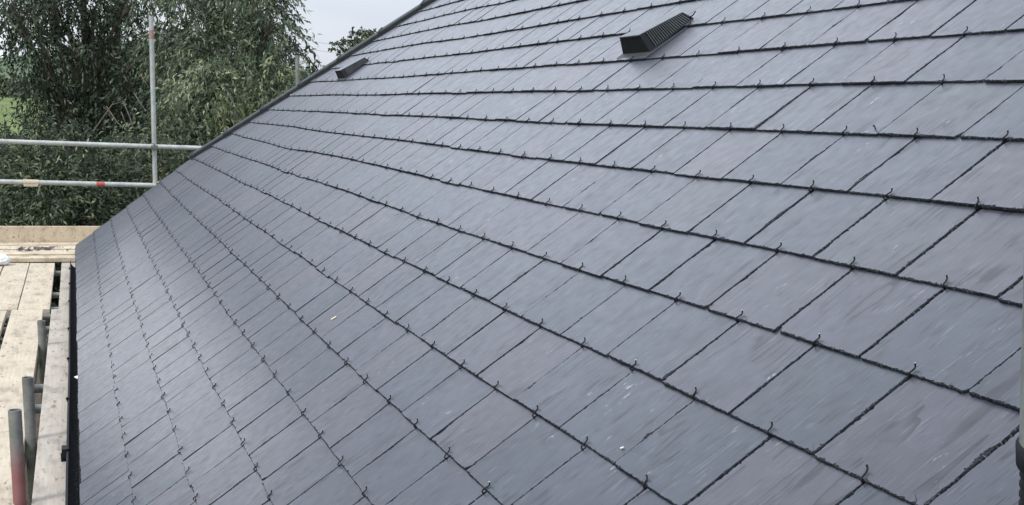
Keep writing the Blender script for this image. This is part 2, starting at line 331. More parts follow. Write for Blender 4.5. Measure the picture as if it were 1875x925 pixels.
    for arr in (top, mid, outer, inn): SM.sc += [(p[0]-cx+ox, p[1]-s0, rz) for p in arr]
    SM.t += [(random.random(), random.random(), random.random())]*(4*n)
KMAX = 25
hooks = []
def in_vent(u, k): return (k == 14 and (-4.6 < u < -3.3 or -25.6 < u < -24.0)) 
for k in range(0, KMAX):
    off = 0 if k % 2 == 0 else .5
    vu = verge_u(k+.5)
    u = -36+off
    js = lambda i: 0
    edges = [x-.5 for x in np.arange(-36+off, 14, 1.)]
    edges = [e+random.uniform(-.012, .012) for e in edges]
    if off: pass
    for a, b in zip(edges[:-1], edges[1:]):
        if b <= vu+.08: continue
        a2 = max(a, vu)
        slate(a2, b, k)
        c = (a+b)/2
        if k > 0 and c > vu+.2 and not in_vent(c, k): hooks.append((c, k))
    if k == 0:   # doubled under-eave course
        for a in np.arange(vu+.0, 13, 1.): slate(a, a+1, -.0001-.00)
me = bpy.data.meshes.new('roof_slates'); me.from_pydata(SM.v, [], SM.f); me.materials.append(SLATE); me.materials.append(EDGE)
me.polygons.foreach_set('material_index', SM.m)
for nm, dat in (('sc', SM.sc), ('tint', SM.t)):
    a = me.attributes.new(nm, 'FLOAT_VECTOR', 'POINT'); a.data.foreach_set('vector', np.array(dat, dtype=np.float32).ravel())
me.update(); link('roof_slates', me, house)
# deck under the slates, the far slope, ridge, walls
b = MB()
pl = [RP(verge_u(0), -.1, -.011), RP(14, -.1, -.011), RP(14, 25.4, -.011), RP(verge_u(25.4), 25.4, -.011), RP(-33.4, 7, -.011)]
b.add(pl+[p-NV*.05 for p in pl], [(0,1,2,3,4), (9,8,7,6,5), (0,5,6,1), (1,6,7,2), (2,7,8,3), (3,8,9,4), (4,9,5,0)])
b.build('roof_deck', FELT, house)
xr_, xl_ = 14*AE, verge_u(0)*AE; top = RP(14, 25.4, 0); yb = top.y*2+.0
b = MB(); xt = verge_u(25.4)*AE
q0 = [Vector((xt, top.y+.02, top.z)), Vector((xr_, top.y+.02, top.z)), Vector((xr_, yb, 4.0)), Vector((xl_, yb, 4.0))]
b.add(q0+[p-ZA*.08 for p in q0], [(0,1,2,3), (7,6,5,4), (0,4,5,1), (1,5,6,2), (2,6,7,3), (3,7,4,0)]); b.build('rear_roof_slope', VENTTOP, house)
b = MB(); b.tube([(xt, top.y, top.z+.01), (xr_, top.y, top.z+.01)], .11, 12); b.build('ridge', VERGE, house)
b = MB(); z1 = 3.82
wx0, wx1 = xl_+.14, xr_-.1
b.add([(wx0,.32,0), (wx1,.32,0), (wx1,yb-.3,0), (wx0,yb-.3,0), (wx0,.32,z1), (wx1,.32,z1), (wx1,yb-.3,z1), (wx0,yb-.3,z1)], [(0,1,5,4), (1,2,6,5), (2,3,7,6), (3,0,4,7)])
gx = wx0; ytop = top.y
b.add([(gx,.32,z1), (gx,yb-.3,z1), (xt+.2,ytop,top.z-.3)], [(0,1,2)]); b.add([(wx1,.32,z1), (wx1,yb-.3,z1), (wx1,ytop,top.z-.3)], [(0,1,2)])
b.build('wall', WALLM, house)
b = MB(); b.box(((xl_+xr_)/2+.03, .068, 3.885), (XA, YA, ZA), ((xr_-xl_)/2-.03, .010, .085)); b.build('fascia', SOFF, house)
# ------------------------------------------------------------------ hooks
hm = MB()
path = [(-.030, -.004), (-.006, -.0035), (.004, -.002), (.0085, .002), (.008, .0065), (.003, .0098), (-.006, .0092), (-.013, .0092), (-.0175, .0125), (-.020, .019)]
def hook_pts(c, k, big=1., lean=0., curl=1., rnd=None):
    k0 = k+dev(c, k); pts = []
    for i, (s, n) in enumerate(path):
        s, n = s*.76*big, n*.72*big+(.0006 if 2 < i < 8 else 0); x = lean*(-s) + (lean*.4*n if i > 6 else 0)
        pts.append(RP(c, k0)+XA*x-SV*(s*(curl if s > 0 else 1))+NV*(n+.0022))
    return pts
def hook_mesh(c, k, mb, r=.00155, n=6, big=1.):
    lean = random.uniform(-.45, .25); curl = random.choice([.4, .5, .55, .6, .7, .8, 1.3])
    pts = hook_pts(c, k, big, lean, curl); mb.tube(pts, r, n); d = (pts[-1]-pts[-2]).normalized()
    mb.tube([pts[-1]+d*.0001, pts[-1]+d*.0012], r*1.05, n, 1)
def inframe(P):
    v = P-CAM; z = -v.dot(BACK)
    if z < .1: return None
    x = 937.5+F*v.dot(RIGHT)/z; y = 740.35-F*v.dot(UP)/z
    return (x, y, z)
vis = []
for c, k in hooks:
    if k > 21: continue
    p = inframe(RP(c, k))
    if p and -5 < p[0] < 1880 and -5 < p[1] < 930: vis.append((p[2], c, k))
vis.sort()
for z, c, k in vis[:100]:
    m1 = MB(); hook_mesh(c+random.uniform(-.015, .015), k, m1, .00155, 8)
    base = RP(c, k); m1.v = [tuple(Vector(v)-base) for v in m1.v]
    o = m1.build('slate_hook', [WIRE, TIP], None); o.parent = house; o.location = base-Vector(house.location)
m1 = MB()
for z, c, k in vis[100:]: hook_mesh(c+random.uniform(-.02, .02), k, m1, .0019, 5, 1.0)
tag(m1.build('slate_hook_rows', [WIRE, TIP], house), kind='stuff')

# ------------------------------------------------------------------ dry verge: overlapping grey caps up the gable edge
vt = empty('verge_trim', (-9.4, .9, 4.7)); vt.parent = house; vt.location = Vector((-9.4, .9, 4.7))-Vector(house.location)
class _P: pass
def child_of(o, parent_world_loc, parent):
    o.parent = parent; o.matrix_parent_inverse = Matrix.Identity(4); o.location = Vector(o.location)-Vector(parent_world_loc)
kk = [7.15, 9.0, 10.95, 12.85, 14.75, 16.65, 18.55, 20.45, 22.35, 24.25, 25.6]
for i in range(len(kk)-1):
    k0, k1 = kk[i]-.12, kk[i+1]+.05
    m1 = MB(); A0 = RP(verge_u(k0), k0); A1 = RP(verge_u(k1), k1); d = (A1-A0).normalized(); w = d.cross(NV).normalized()   # w points to +X side
    if w.x < 0: w = -w
    prof = [(.020, .000), (.020, .028), (.012, .036), (-.062, .040), (-.074, .032), (-.076, -.10), (-.070, -.10), (-.066, .028), (.012, .028), (.012, .0)]
    g0 = .006; g1 = 0.0
    ring = []
    for A, g in ((A0, g0), (A1, g1)): ring.append([A+w*(x*(1+g*3))+NV*(n+g) for x, n in prof])
    n = len(prof); m1.add(ring[0]+ring[1], [(j, (j+1) % n, n+(j+1) % n, n+j) for j in range(n)]+[tuple(range(n))[::-1], tuple(range(n, 2*n))])
    # raised collar at the lower end of each cap
    c0 = A0; c1 = A0+d*.028; ring = [[A+w*(x*1.05)+NV*(nn_+.012 if nn_ > 0 else nn_) for x, nn_ in prof] for A in (c0, c1)]
    m1.add(ring[0]+ring[1], [(j, (j+1) % n, n+(j+1) % n, n+j) for j in range(n)]+[tuple(range(n))[::-1], tuple(range(n, 2*n))])
    o = m1.build('verge_cap', VERGE); child_of(o, (-9.4, .9, 4.7), vt)
# thin black drip edge under the bare lower verge
m1 = MB(); A0 = RP(-33.85, 5.9, -.012); A1 = RP(-33.5, 7.25, -.006); m1.tube([A0, A1], .012, 6); m1.build('verge_batten', PLAST, house)

# ------------------------------------------------------------------ gutter
def gutter():
    g = MB(); prof = []
    for i in range(13):
        t = math.pi*i/12; prof.append((.002-.053*math.cos(t), 3.972-.058*math.sin(t)))
    prof = [(prof[0][0]-.004, 3.974), (prof[0][0]-.004, 3.982), (prof[0][0]+.002, 3.982)]+prof+[(.055, 3.972)]
    inner = [(y+(.0025 if y < 0 else -.0025), z+.0025) for y, z in prof[::-1]]
    full = prof+inner; n = len(full); xs = np.linspace(-8.45, 2.2, 60); vs = []
    for x in xs: vs += [(x, y+.0015*math.sin(x*1.3), z+.0015*math.sin(x*.9)) for y, z in full]
    g.add(vs, [(i*n+j, (i+1)*n+j, (i+1)*n+(j+1) % n, i*n+(j+1) % n) for i in range(len(xs)-1) for j in range(n)]+[tuple(range(n))], 0, False)
    return g.build('gutter', PLAST, house)
gut = gutter()
def bracket(x, w=.022, big=0):
    m1 = MB(); prof = [(.002-.0585*math.cos(math.pi*i/12), 3.971-.0635*math.sin(math.pi*i/12)) for i in range(13)]
    prof = [(-.050, 3.986), (-.063, 3.986)]+prof; inn = [(y*.93, z+.004) for y, z in prof[::-1]]; full = prof+inn; n = len(full)
    m1.add([(x+dx, y, z) for dx in (-w/2, w/2) for y, z in full], [(j, (j+1) % n, n+(j+1) % n, n+j) for j in range(n)]+[tuple(range(n)), tuple(range(n, 2*n))[::-1]])
    if big:
        m1.box((x, -.062, 3.972), (XA, YA, ZA), (w*.7, .012, .02), 0, .003); m1.box((x+.02, -.068, 3.955), (XA, YA, ZA), (.008, .01, .018), 0, .003)
    o = m1.build('gutter_bracket', PLAST); o.parent = gut; return o
gut.location = (0, 0, 0)
for x in (-7.85, -6.87, -5.9, -4.71, -3.69, -2.65, -.7, .4): bracket(x)
bracket(-1.69, .05, 1)
# gutter grit: slate dust and chippings along the eave edge
grit = MB()
for i in range(2600):
    x = random.uniform(-8.4, 1); y = random.choice([random.gauss(-.004, .006), random.uniform(-.045, .01)]); r = random.uniform(.0008, .0028)*(1.2 if x > -3 else 1)
    yy = min(max((y-.002)/.053, -.95), .95); z = 3.972-.058*math.sqrt(1-yy*yy)+.004
    v = [Vector((random.gauss(0, 1), random.gauss(0, 1), random.gauss(0, 1))).normalized()*r*random.uniform(.6, 1.4) for _ in range(4)]
    grit.add([Vector((x, y, z))+q for q in v], [(0,1,2), (0,2,3), (0,3,1), (1,3,2)])
GRIT = m_plain('slate_dust', (.10, .105, .11), (.42, .43, .44), 120, .9, .2)
tag(grit.build('slate_grit', GRIT), 'fine slate chippings and dust lying along the black gutter', 'grit', kind='stuff')

# ------------------------------------------------------------------ in-line roof vents
def vent(u0, u1, k0, k1, h=.06):
    r = empty('roof_vent', RP((u0+u1)/2, k0)); wl = Vector(r.location); r.parent = house; r.location = wl-Vector(house.location)
    X0, X1, S0, S1 = u0*AE, u1*AE, k0*E_, k1*E_
    def p(x, s, n): return O+XA*x+SV*s+NV*(n+.008)
    def bld(m, name, mat):
        o = m.build(name, mat); child_of(o, wl, r); return o
    iF, iS, iB = .012, .034, .05      # how far the top is inset at front, sides, back
    b0 = [(X0, S0), (X1, S0), (X1, S1), (X0, S1)]; t0 = [(X0+iS, S0+iF), (X1-iS, S0+iF), (X1-iS, S1-.012), (X0+iS, S1-.012)]
    # hood: front, left side, back, and frame around the louvre on the right
    m = MB(); B = [p(x, s, -.004) for x, s in b0]; Tt = [p(x, s, h*hk) for (x, s), hk in zip(t0, (1, 1, .5, .5))]
    m.add([B[0], B[1], Tt[1], Tt[0]], [(0,1,2,3)]); m.add([B[3], B[0], Tt[0], Tt[3]], [(0,1,2,3)]); m.add([B[2], B[3], Tt[3], Tt[2]], [(0,1,2,3)])
    def q(a, c):                       # a along the slope 0..1, c from base 0 to top 1, on the louvred side
        lo = B[1].lerp(B[2], a); hi = Tt[1].lerp(Tt[2], a); return lo.lerp(hi, c)
    outn = (Tt[2]-B[1]).cross(B[2]-B[1]).normalized(); outn = -outn if outn.x < 0 else outn
    def strip(a0, a1, c0, c1, th=.004, back=0.):
        P4 = [q(a0, c0), q(a1, c0), q(a1, c1), q(a0, c1)]; m.add([v+outn*th for v in P4]+[v-outn*.006 for v in P4], [(0,1,2,3), (7,6,5,4), (0,4,5,1), (1,5,6,2), (2,6,7,3), (3,7,4,0)])
    strip(0, .12, 0, 1); strip(.965, 1, 0, 1); strip(.12, .965, 0, .10); strip(.12, .965, .93, 1)
    m.box((Tt[0]+Tt[1])/2+SV*.001-NV*.004, (XA, SV, NV), ((X1-X0)/2-.036, .004, .004), 0, .001)
    bld(m, 'hood', PLAST)
    m = MB(); m.add(Tt+[v-NV*.005 for v in Tt], [(0,1,2,3), (7,6,5,4)])
    rim = [v+NV*.003 for v in Tt]; ctr = sum((v for v in Tt), Vector())/4; inn = [ctr+(v-ctr)*.9+NV*.0045 for v in Tt]
    m.add(rim+inn, [(j, (j+1) % 4, 4+(j+1) % 4, 4+j) for j in range(4)]+[(4,5,6,7)]); m.add(Tt+rim, [(j, (j+1) % 4, 4+(j+1) % 4, 4+j) for j in range(4)])
    bld(m, 'top', VENTTOP)
    m = MB(); nsl = 18
    for i in range(nsl):
        a = .13+(.825)*(i+.5)/nsl; wd = .825/nsl*.27
        P4 = [q(a-wd, .08), q(a+wd, .08), q(a+wd, .95), q(a-wd, .95)]
        m.add([v+outn*.005 for v in P4]+[v-outn*.004 for v in P4], [(0,1,2,3), (0,4,5,1), (1,5,6,2), (2,6,7,3), (3,7,4,0)])
    bld(m, 'louvre', VERGE)
    m = MB(); P4 = [q(.1, .05), q(.98, .05), q(.98, .96), q(.1, .96)]; m.add([v-outn*.010 for v in P4], [(0,1,2,3)]); bld(m, 'bore', FELT)
    m = MB(); m.box(p((X0+X1)/2, S0-.012, -.002), (XA, SV, NV), ((X1-X0)/2+.012, .016, .0028), 0, .001); bld(m, 'flange', VERGE)
    m = MB(); m.tube([p(X1-.004, S1-.01, .01), p(X1+.012, S1+.0, .012), p(X1+.02, S1+.012, .02)], .0025, 6); bld(m, 'clip', PLAST)
vent(-4.06, -3.15, 13.17, 14.25, .066)
vent(-24.95, -23.85, 13.22, 14.42, .064)

# ------------------------------------------------------------------ grey flue with a black ribbed sleeve at the right
def flue():
    a = RP(8.89, 7.05, 0)+RIGHT*.056; wl = a.copy(); r = empty('flue_pipe', wl); r.parent = house; r.location = wl-Vector(house.location)
    ax = Vector((FLX, FLY, 1)).normalized()
    GREY = m_plain('flue_grey', (.17, .18, .18), (.25, .26, .26), 45, .75, .2, .5, .002)
    def bld(m, name, mat):
        o = m.build(name, mat); child_of(o, wl, r); return o
    m = MB(); m.tube([a+ax*.154, a+ax*1.0], .105, 40, 0, True); bld(m, 'pipe', GREY)
    m = MB(); m.tube([a+ax*.118, a+ax*.126, a+ax*.150, a+ax*.155], [.098, .108, .109, .104], 40); bld(m, 'collar', PLAST)
    pts = []; rr = []
    for i in range(30): pts.append(a+ax*(-.06+i*.0064)); rr.append(.104 if i % 2 else .0965)
    m = MB(); m.tube(pts, rr, 40); bld(m, 'ribbed_sleeve', PLAST)
FLX, FLY = 0., -.112
flue()

# ------------------------------------------------------------------ scaffold
GALV = m_metal('galvanised', (.33, .35, .35), (.47, .49, .48), .55, .3)
OLDG = m_metal('old_steel', (.13, .14, .135), (.24, .245, .235), .6, .3)
OLDR = m_metal('old_steel_red', (.15, .155, .15), (.25, .255, .245), .6, .3, (.26, .075, .085), 4.10)
RED = m_plain('red_band', (.36, .06, .07), (.44, .11, .11), 40, .6); REDS = m_plain('red_smudge', (.30, .12, .11), (.33, .24, .23), 50, .7)
RUST = m_plain('rusty_steel', (.22, .15, .10), (.40, .34, .28), 60, .8); SLEEVE = m_plain('sleeve_coupler', (.42, .34, .25), (.55, .48, .38), 60, .7)
scaf = empty('scaffold', (-5, -.6, 0)); tag(scaf, 'tube scaffold round the house with galvanised guard rails and cut standards', 'scaffold')
def spart(m, name, mats): 
    o = m.build(name, mats); o.parent = scaf; o.location = -Vector(scaf.location); return o
RX = -10.62
m = MB(); m.tube([(RX+.03, -3.2, 4.99), (RX+.03, .79, 4.934), (RX+.03, 3.1, 4.90)], .02415, 16); o = spart(m, 'guard_rail', GALV)
m = MB(); m.tube([(RX+.03, -3.2, 4.585), (RX+.03, .83, 4.529)], .02415, 16); mr = spart(m, 'guard_rail', GALV)
def sub(m, name, mats, par):
    o = m.build(name, mats); o.parent = par; return o
m = MB(); m.tube([(RX+.03, -.492, 4.5475), (RX+.03, -.338, 4.5453)], .0290, 14); m.box((RX+.06, -.415, 4.519), (XA, YA, ZA), (.012, .07, .012)); sub(m, 'sleeve', SLEEVE, mr)
m = MB(); m.tube([(RX+.03, .228, 4.5373), (RX+.03, .312, 4.5361)], .0248, 16); sub(m, 'red_tape', RED, mr)
pA = RX-.025
m = MB(); m.tube([(pA, .82, 0), (pA, .825, 4.5), (pA-.01, .838, 6.26)], .02415, 16, hollow=.86); st = spart(m, 'standard', GALV)
m = MB(); m.tube([(pA-.0085, .8365, 6.03), (pA-.009, .837, 6.12)], .0247, 12); sub(m, 'red_tape', REDS, st)
m = MB(); m.box((RX, .825, 4.936), (XA, YA, ZA), (.040, .030, .034), 0, .008); m.box((RX+.02, .825, 4.936), (XA, YA, ZA), (.036, .036, .012), 0, .004); m.tube([(RX+.03, .825, 4.955), (RX+.075, .825, 4.955)], .008, 8); spart(m, 'coupler', OLDG)
m = MB(); m.box((RX, .828, 4.531), (XA, YA, ZA), (.034, .030, .030), 0, .006); m.tube([(RX+.03, .84, 4.558), (RX+.05, .87, 4.563)], .009, 8); spart(m, 'coupler', RUST)
m = MB(); m.tube([(-10.95, 2.40, 0), (-10.95, 2.40, 5.94)], .02415, 14, hollow=.86); spart(m, 'standard', OLDG)
for (x, y, z, mt, lx) in ((-1.27, -.222, 4.25, OLDR, .0), (-2.27, -.212, 4.17, OLDG, .0), (-4.68, -.213, 4.04, OLDG, -.0)):
    m = MB(); m.tube([(x+lx, y, 0), (x+lx, y, z-.3), (x, y, z)], .02415, 22, hollow=.84); spart(m, 'standard', mt)
for x in (-2.39, -3.15, -3.66, -5.63, -6.19, -6.53, -7.33, -8.78):
    m = MB(); m.tube([(x, -1.35, 3.826), (x, .28, 3.826)], .02415, 14); spart(m, 'transom', OLDG)
for x in (-1.27, -2.27, -4.68, -7.6):
    m = MB(); m.tube([(x, -1.35, 0), (x, -1.35, 5.0)], .02415, 10); spart(m, 'standard', GALV)
for y in (-.215-.05, -1.30):
    m = MB(); m.tube([(-10.8, y, 3.772), (2.0, y, 3.772)], .02415, 12); spart(m, 'ledger', OLDG)

# ------------------------------------------------------------------ scaffold boards
WA = m_wood('board_pine', (.43, .37, .285), (.56, .49, .39)); WB = m_wood('board_weathered', (.35, .315, .27), (.46, .42, .365))
WC = m_wood('board_cross', (.48, .40, .29), (.60, .51, .39), rot=(0, 0, math.pi/2)); WD = m_wood('board_tarred', (.48, .41, .31), (.60, .53, .42), rot=(0, 0, math.pi/2), stain=1)
HOOP = m_metal('board_hoop', (.20, .19, .18), (.30, .28, .26), .6, .4)
def board(x0, x1, y0, y1, z, mat, label, tilt=0, along='x', group='scaffold boards on the tubes'):
    m = MB(); cx, cy = (x0+x1)/2, (y0+y1)/2; root = Vector((cx, cy, z-.038))
    hx, hy = abs(x1-x0)/2, abs(y1-y0)/2
    m.box((0, 0, .019), (XA, YA, ZA), (hx, hy, .019), 0, .003)
    bm = m
    o = bm.build('scaffold_board', mat); o.location = root; o.rotation_euler = (0, 0, tilt)
    tag(o, label, 'board', group)
    return o
board(-6.15, .9, -.182, .040, 3.890, WB, 'greyish weathered scaffold board closest to the black gutter, near stretch')
board(-9.12, -6.17, -.134, .050, 3.886, WB, 'narrow-looking weathered board beside the black gutter, far stretch')
board(-6.14, .3, -.450, -.238, 3.892, WA, 'wide cream scaffold board left of the three cut pole tops')
board(-6.13, .3, -.70, -.484, 3.890, WA, 'near cream board at the left frame edge, outside the pole-top board')
board(-9.10, -6.19, -.412, -.194, 3.886, WA, 'far cream board touching the crosswise boards, right of its long dark gap')
board(-9.10, -6.19, -.628, -.418, 3.888, WA, 'far cream board left of the long dark gap, beside the white lump')
board(-9.10, -6.19, -.85, -.640, 3.886, WA, 'far board at the left frame edge under the white lump')
tars = {2: 1, 3: 1}
names = ['crosswise board nearest the camera, its cut edge over the dark gap', 'second crosswise board from the camera, behind the front one', 'tar-streaked crosswise board, nearer of the two black-stained ones', 'tar-streaked crosswise board, farther of the two black-stained ones', 'clean crosswise board just behind the black-stained boards', 'crosswise board lying against the foot of the upright toe board']
for i in (0, 1, 2, 3, 4, 5):
    x1 = -9.13-i*.238
    board(x1-.226, x1, -1.3, .26, 3.930+random.uniform(-.002, .002)+(0, .010, .000, .012, -.004, .006)[i], WD if i in tars else WC, names[i], 0, 'y')
tb = board(-10.60, -10.56, -1.3, 1.0, 4.0, WC, 'clean cream toe board standing on edge in front of the bushes')
tb.data = tb.data.copy()
for v in tb.data.vertices: v.co.z = (v.co.z-.019)*(.185/.038)+.0925
tb.location.z = 3.914; tb.name = 'toe_board'

# ------------------------------------------------------------------ small loose things
m = MB(); bm = bmesh.new(); bmesh.ops.create_icosphere(bm, subdivisions=4, radius=1)
for v in bm.verts:
    d = 1+.10*math.sin(v.co.x*6+1)*math.cos(v.co.y*5)+.06*math.sin(v.co.z*13+v.co.x*9); v.co = Vector((v.co.x*.09*d, v.co.y*.085*d, max(v.co.z, -.75)*.055*d))
bm.verts.index_update(); m.add([v.co.copy() for v in bm.verts], [[v.index for v in f.verts] for f in bm.faces], 0, True); bm.free()
o = m.build('plastic_bag', m_plain('white_plastic', (.78, .80, .84), (.86, .87, .9), 30, .4, .5, .5, .01)); o.location = (-8.95, -.665, 3.930)
tag(o, 'small rounded white bag lying on the far boards at the left edge', 'bag')
def fleck(u, k, l, w, col, name, label, cat, ang=0., n=.009):
    m = MB(); c = RP(u, k, n); ca, sa = math.cos(ang), math.sin(ang); a1 = XA*ca+SV*sa; a2 = SV*ca-XA*sa
    m.box((0, 0, 0), (a1, a2, NV), (l/2, w/2, .0015), 0, .0006); o = m.build(name, col); o.location = c; tag(o, label, cat)
CHIP = m_plain('fresh_wood', (.75, .68, .42), (.82, .76, .55), 80, .8)
fleck(-2.42, 5.39, .022, .007, CHIP, 'wood_chip', 'tiny pale yellow splinter lying alone on a mid-roof slate', 'wood chip', 1.0, .0065)
m = MB(); p0 = RP(3.85, 11.12, .012); m.tube([p0, p0+XA*.012-SV*.004+NV*.004, p0+XA*.022-SV*.010], .0018, 6)
o = m.build('bent_nail', WIRE); tag(o, 'short dark bent nail lying on a slate at the upper right', 'nail')
WF = m_plain('white_flake', (.7, .7, .68), (.82, .82, .8), 80, .8)
m = MB(); m.box((0, 0, 0), (XA, YA, ZA), (.020, .012, .003), 0, .001); o = m.build('mortar_flake', WF); o.location = (-3.15, -.004, 3.984); o.rotation_euler = (.2, .1, .5)
tag(o, 'small white flake perched on the eave edge above the gutter', 'flake')
fleck(-29.9, 12.18, .02, .016, WF, 'mortar_flake', 'tiny white flake on the far slates near the verge caps', 'flake', .3, .008)
fleck(5.41, 6.19, .007, .003, WF, 'mortar_flake', 'white flake at a chipped slate corner, bottom centre', 'flake', .9, .0075)

# ------------------------------------------------------------------ overhead line
m = MB()
for dz in (0, .35):
    A, B = at(470, 50, 55), at(800, 92, 62); pts = [A.lerp(B, t/12)-ZA*(1.2*4*(t/12)*(1-t/12)*.3+dz) for t in range(13)]; m.tube(pts, .008, 5)
o = m.build('power_line', m_plain('cable_grey', (.35, .36, .38), (.4, .4, .42), 5)); tag(o, 'pair of thin overhead wires against the sky behind the verge', 'power line')

# ------------------------------------------------------------------ trees
BARK = m_plain('bark', (.07, .06, .05), (.16, .14, .115), 12, .9, .1, .8, .03); DEAD = m_plain('dead_branch', (.12, .10, .085), (.20, .175, .15), 20, .9, .1)
def leaves(name, mat, parent, clumps, ll, lw, twig=(.3, .6), per=12, droop=.6, spread=.8, lrb=0.0, seedk=0):
    """clumps: (centre, (rx, ry, rz), n_twigs, tone)"""
    g = np.random.default_rng(100+seedk); V = []; LR = []
    for c, r, nt_, tone in clumps:
        c = np.array(c); r = np.array(r)
        d = g.normal(size=(nt_, 3)); d /= np.linalg.norm(d, axis=1)[:, None]; rad = g.uniform(.25, 1, nt_)**.5
        p0 = c+d*r*rad[:, None]
        td = d*.55+g.normal(size=(nt_, 3))*.35+np.array([0, 0, -droop]); td /= np.linalg.norm(td, axis=1)[:, None]
        tl = g.uniform(*twig, nt_); tw = g.normal(0, .15, nt_)
        for j in range(per):
            f = (j+g.uniform(0, 1, nt_))/per; base = p0+td*(tl*f)[:, None]; base[:, 2] -= droop*.25*(f*tl)**1.5
            ld = td+g.normal(size=(nt_, 3))*spread*.8+np.array([0, 0, -droop*.5]); ld /= np.linalg.norm(ld, axis=1)[:, None]
            sd_ = np.cross(ld, g.normal(size=(nt_, 3))); sd_ /= np.linalg.norm(sd_, axis=1)[:, None]+1e-9
            l = ll*g.uniform(.6, 1.25, nt_)[:, None]; w = lw*g.uniform(.7, 1.2, nt_)[:, None]
            bend = np.array([0, 0, -1])*l*.18
            q = np.stack([base, base+ld*l*.42+sd_*w*.5, base+ld*l+bend, base+ld*l*.42-sd_*w*.5], 1)
            V.append(q.reshape(-1, 3)); LR.append(np.clip(tone+tw+g.normal(0, .14, nt_), 0, 1))
    V = np.concatenate(V); LR = np.concatenate(LR); nf = len(LR)
    me = bpy.data.meshes.new(name); me.vertices.add(nf*4); me.vertices.foreach_set('co', V.astype(np.float32).ravel())
    me.loops.add(nf*4); me.loops.foreach_set('vertex_index', np.arange(nf*4, dtype=np.int32)); me.polygons.add(nf)
    me.polygons.foreach_set('loop_start', np.arange(0, nf*4, 4, dtype=np.int32)); me.polygons.foreach_set('loop_total', np.full(nf, 4, np.int32))
    a = me.attributes.new('lr', 'FLOAT', 'FACE'); a.data.foreach_set('value', LR.astype(np.float32)); me.materials.append(mat); me.update(); me.validate()
    return link(name, me, parent)
def limbs(root, clumps, trunk_r, parent, fork=.45, name='trunk', mat=None, n=8):
    m = MB(); root = Vector(root); cen = sum((Vector(c[0]) for c in clumps), Vector())/len(clumps); topz = max(c[0][2] for c in clumps)
    fk = root.lerp(Vector((cen.x, cen.y, cen.z)), fork); tp = Vector((cen.x, cen.y, topz))
    m.tube([root, root.lerp(fk, .5)+Vector((.12, .08, 0)), fk, fk.lerp(tp, .5), tp], [trunk_r*1.25, trunk_r, trunk_r*.85, trunk_r*.5, trunk_r*.12], 10, jit=.15)
    for c in clumps:
        c0 = Vector(c[0]); t = random.uniform(.1, .7); s = fk.lerp(tp, t) if c0.z > fk.z else root.lerp(fk, random.uniform(.6, .95))
        mid = s.lerp(c0, .5)+Vector((random.uniform(-.2, .2), random.uniform(-.2, .2), random.uniform(.0, .3)))
        m.tube([s, mid, c0], [trunk_r*.35, trunk_r*.2, trunk_r*.06], 6)
        for _ in range(4):
            e = c0+Vector([random.gauss(0, .33)*x for x in c[1]]); m.tube([mid.lerp(c0, .5), c0.lerp(e, .6), e], [trunk_r*.08, trunk_r*.05, .004], 5)
    return m.build(name, mat or BARK, parent)
def clump_px(lst, depth, dens=1., jitter=.8, tone=.5, layers=1):
    out = []
    for x, y, r, *o in lst:
        t = (o[0] if o else tone)+random.uniform(-.18, .18)
        for _ in range(layers):
            D = depth+random.uniform(-jitter, jitter); c = at(x+random.uniform(-8, 8), y+random.uniform(-8, 8), D); rm = r*D/F
            out.append((tuple(c), (rm*1.1, rm*1.1, rm), max(8, int(dens*r*r/100.)), t))
    return out
def tree(name, label, cat, root_xy, clumps, leafmat, ll, lw, trunk_r=.2, group=None, seedk=0, **kw):
    e = empty(name, (root_xy[0], root_xy[1], 0)); tag(e, label, cat, group)
    limbs((root_xy[0], root_xy[1], -.1), clumps, trunk_r, e); leaves('crown', leafmat, e, clumps, ll, lw, seedk=seedk, **kw); return e
WIL = m_leaf('willow_leaf', [(0, (.020, .034, .020)), (.35, (.048, .074, .044)), (.6, (.115, .155, .10)), (.85, (.235, .28, .19)), (1, (.35, .40, .22))], .45, .3)
DRK = m_leaf('dark_leaf', [(0, (.010, .018, .010)), (.4, (.026, .042, .023)), (.7, (.070, .098, .058)), (1, (.19, .23, .14))], .5, .25)
BSH = m_leaf('bush_leaf', [(0, (.016, .026, .016)), (.4, (.045, .066, .038)), (.7, (.13, .165, .10)), (1, (.30, .34, .18))], .45, .3)
YEL = m_leaf('yellow_leaf', [(0, (.06, .08, .035)), (.5, (.13, .16, .06)), (1, (.27, .29, .13))], .5, .35)
D1 = 19.5
w1 = clump_px([(500,50,44), (532,112,24), (525,150,28), (492,140,46), (450,60,60), (440,140,60), (392,95,60), (372,175,60), (468,-20,56), (410,-40,70), (345,30,55), (335,110,50), (320,190,52), (300,250,50), (345,255,50), (470,190,45), (415,215,50), (385,260,45), (505,-70,46), (497,15,36), (300,70,42), (500,172,32), (330,-30,50)], D1, 5.2, .7, .66)
w1b = clump_px([(380,60,80), (440,120,80), (350,170,80), (480,60,60), (420,-20,80), (340,270,60)], D1+1.6, 2.0, .4, .12)
r0 = at(400, 300, D1+1.2)
tree('willow_tree', 'pale grey-green narrow-leaved tree right of the upright scaffold pole', 'tree', (r0.x, r0.y), w1+w1b, WIL, .088, .028, .22, 'trees behind the house', 1, per=10, twig=(.2, .45))
D2 = 22.
w2 = clump_px([(18,15,36), (55,35,40), (90,5,38), (28,52,34), (72,88,36), (112,150,40), (70,142,32), (94,188,32), (104,222,40), (165,20,44), (205,62,40), (166,84,30), (222,8,26), (222,105,42), (258,86,26), (150,-30,60), (60,-40,60), (235,-40,50), (150,190,50), (205,170,50), (255,150,42), (112,262,52), (190,250,55), (250,240,50), (255,-10,30)], D2, 4.8, .7, .42)
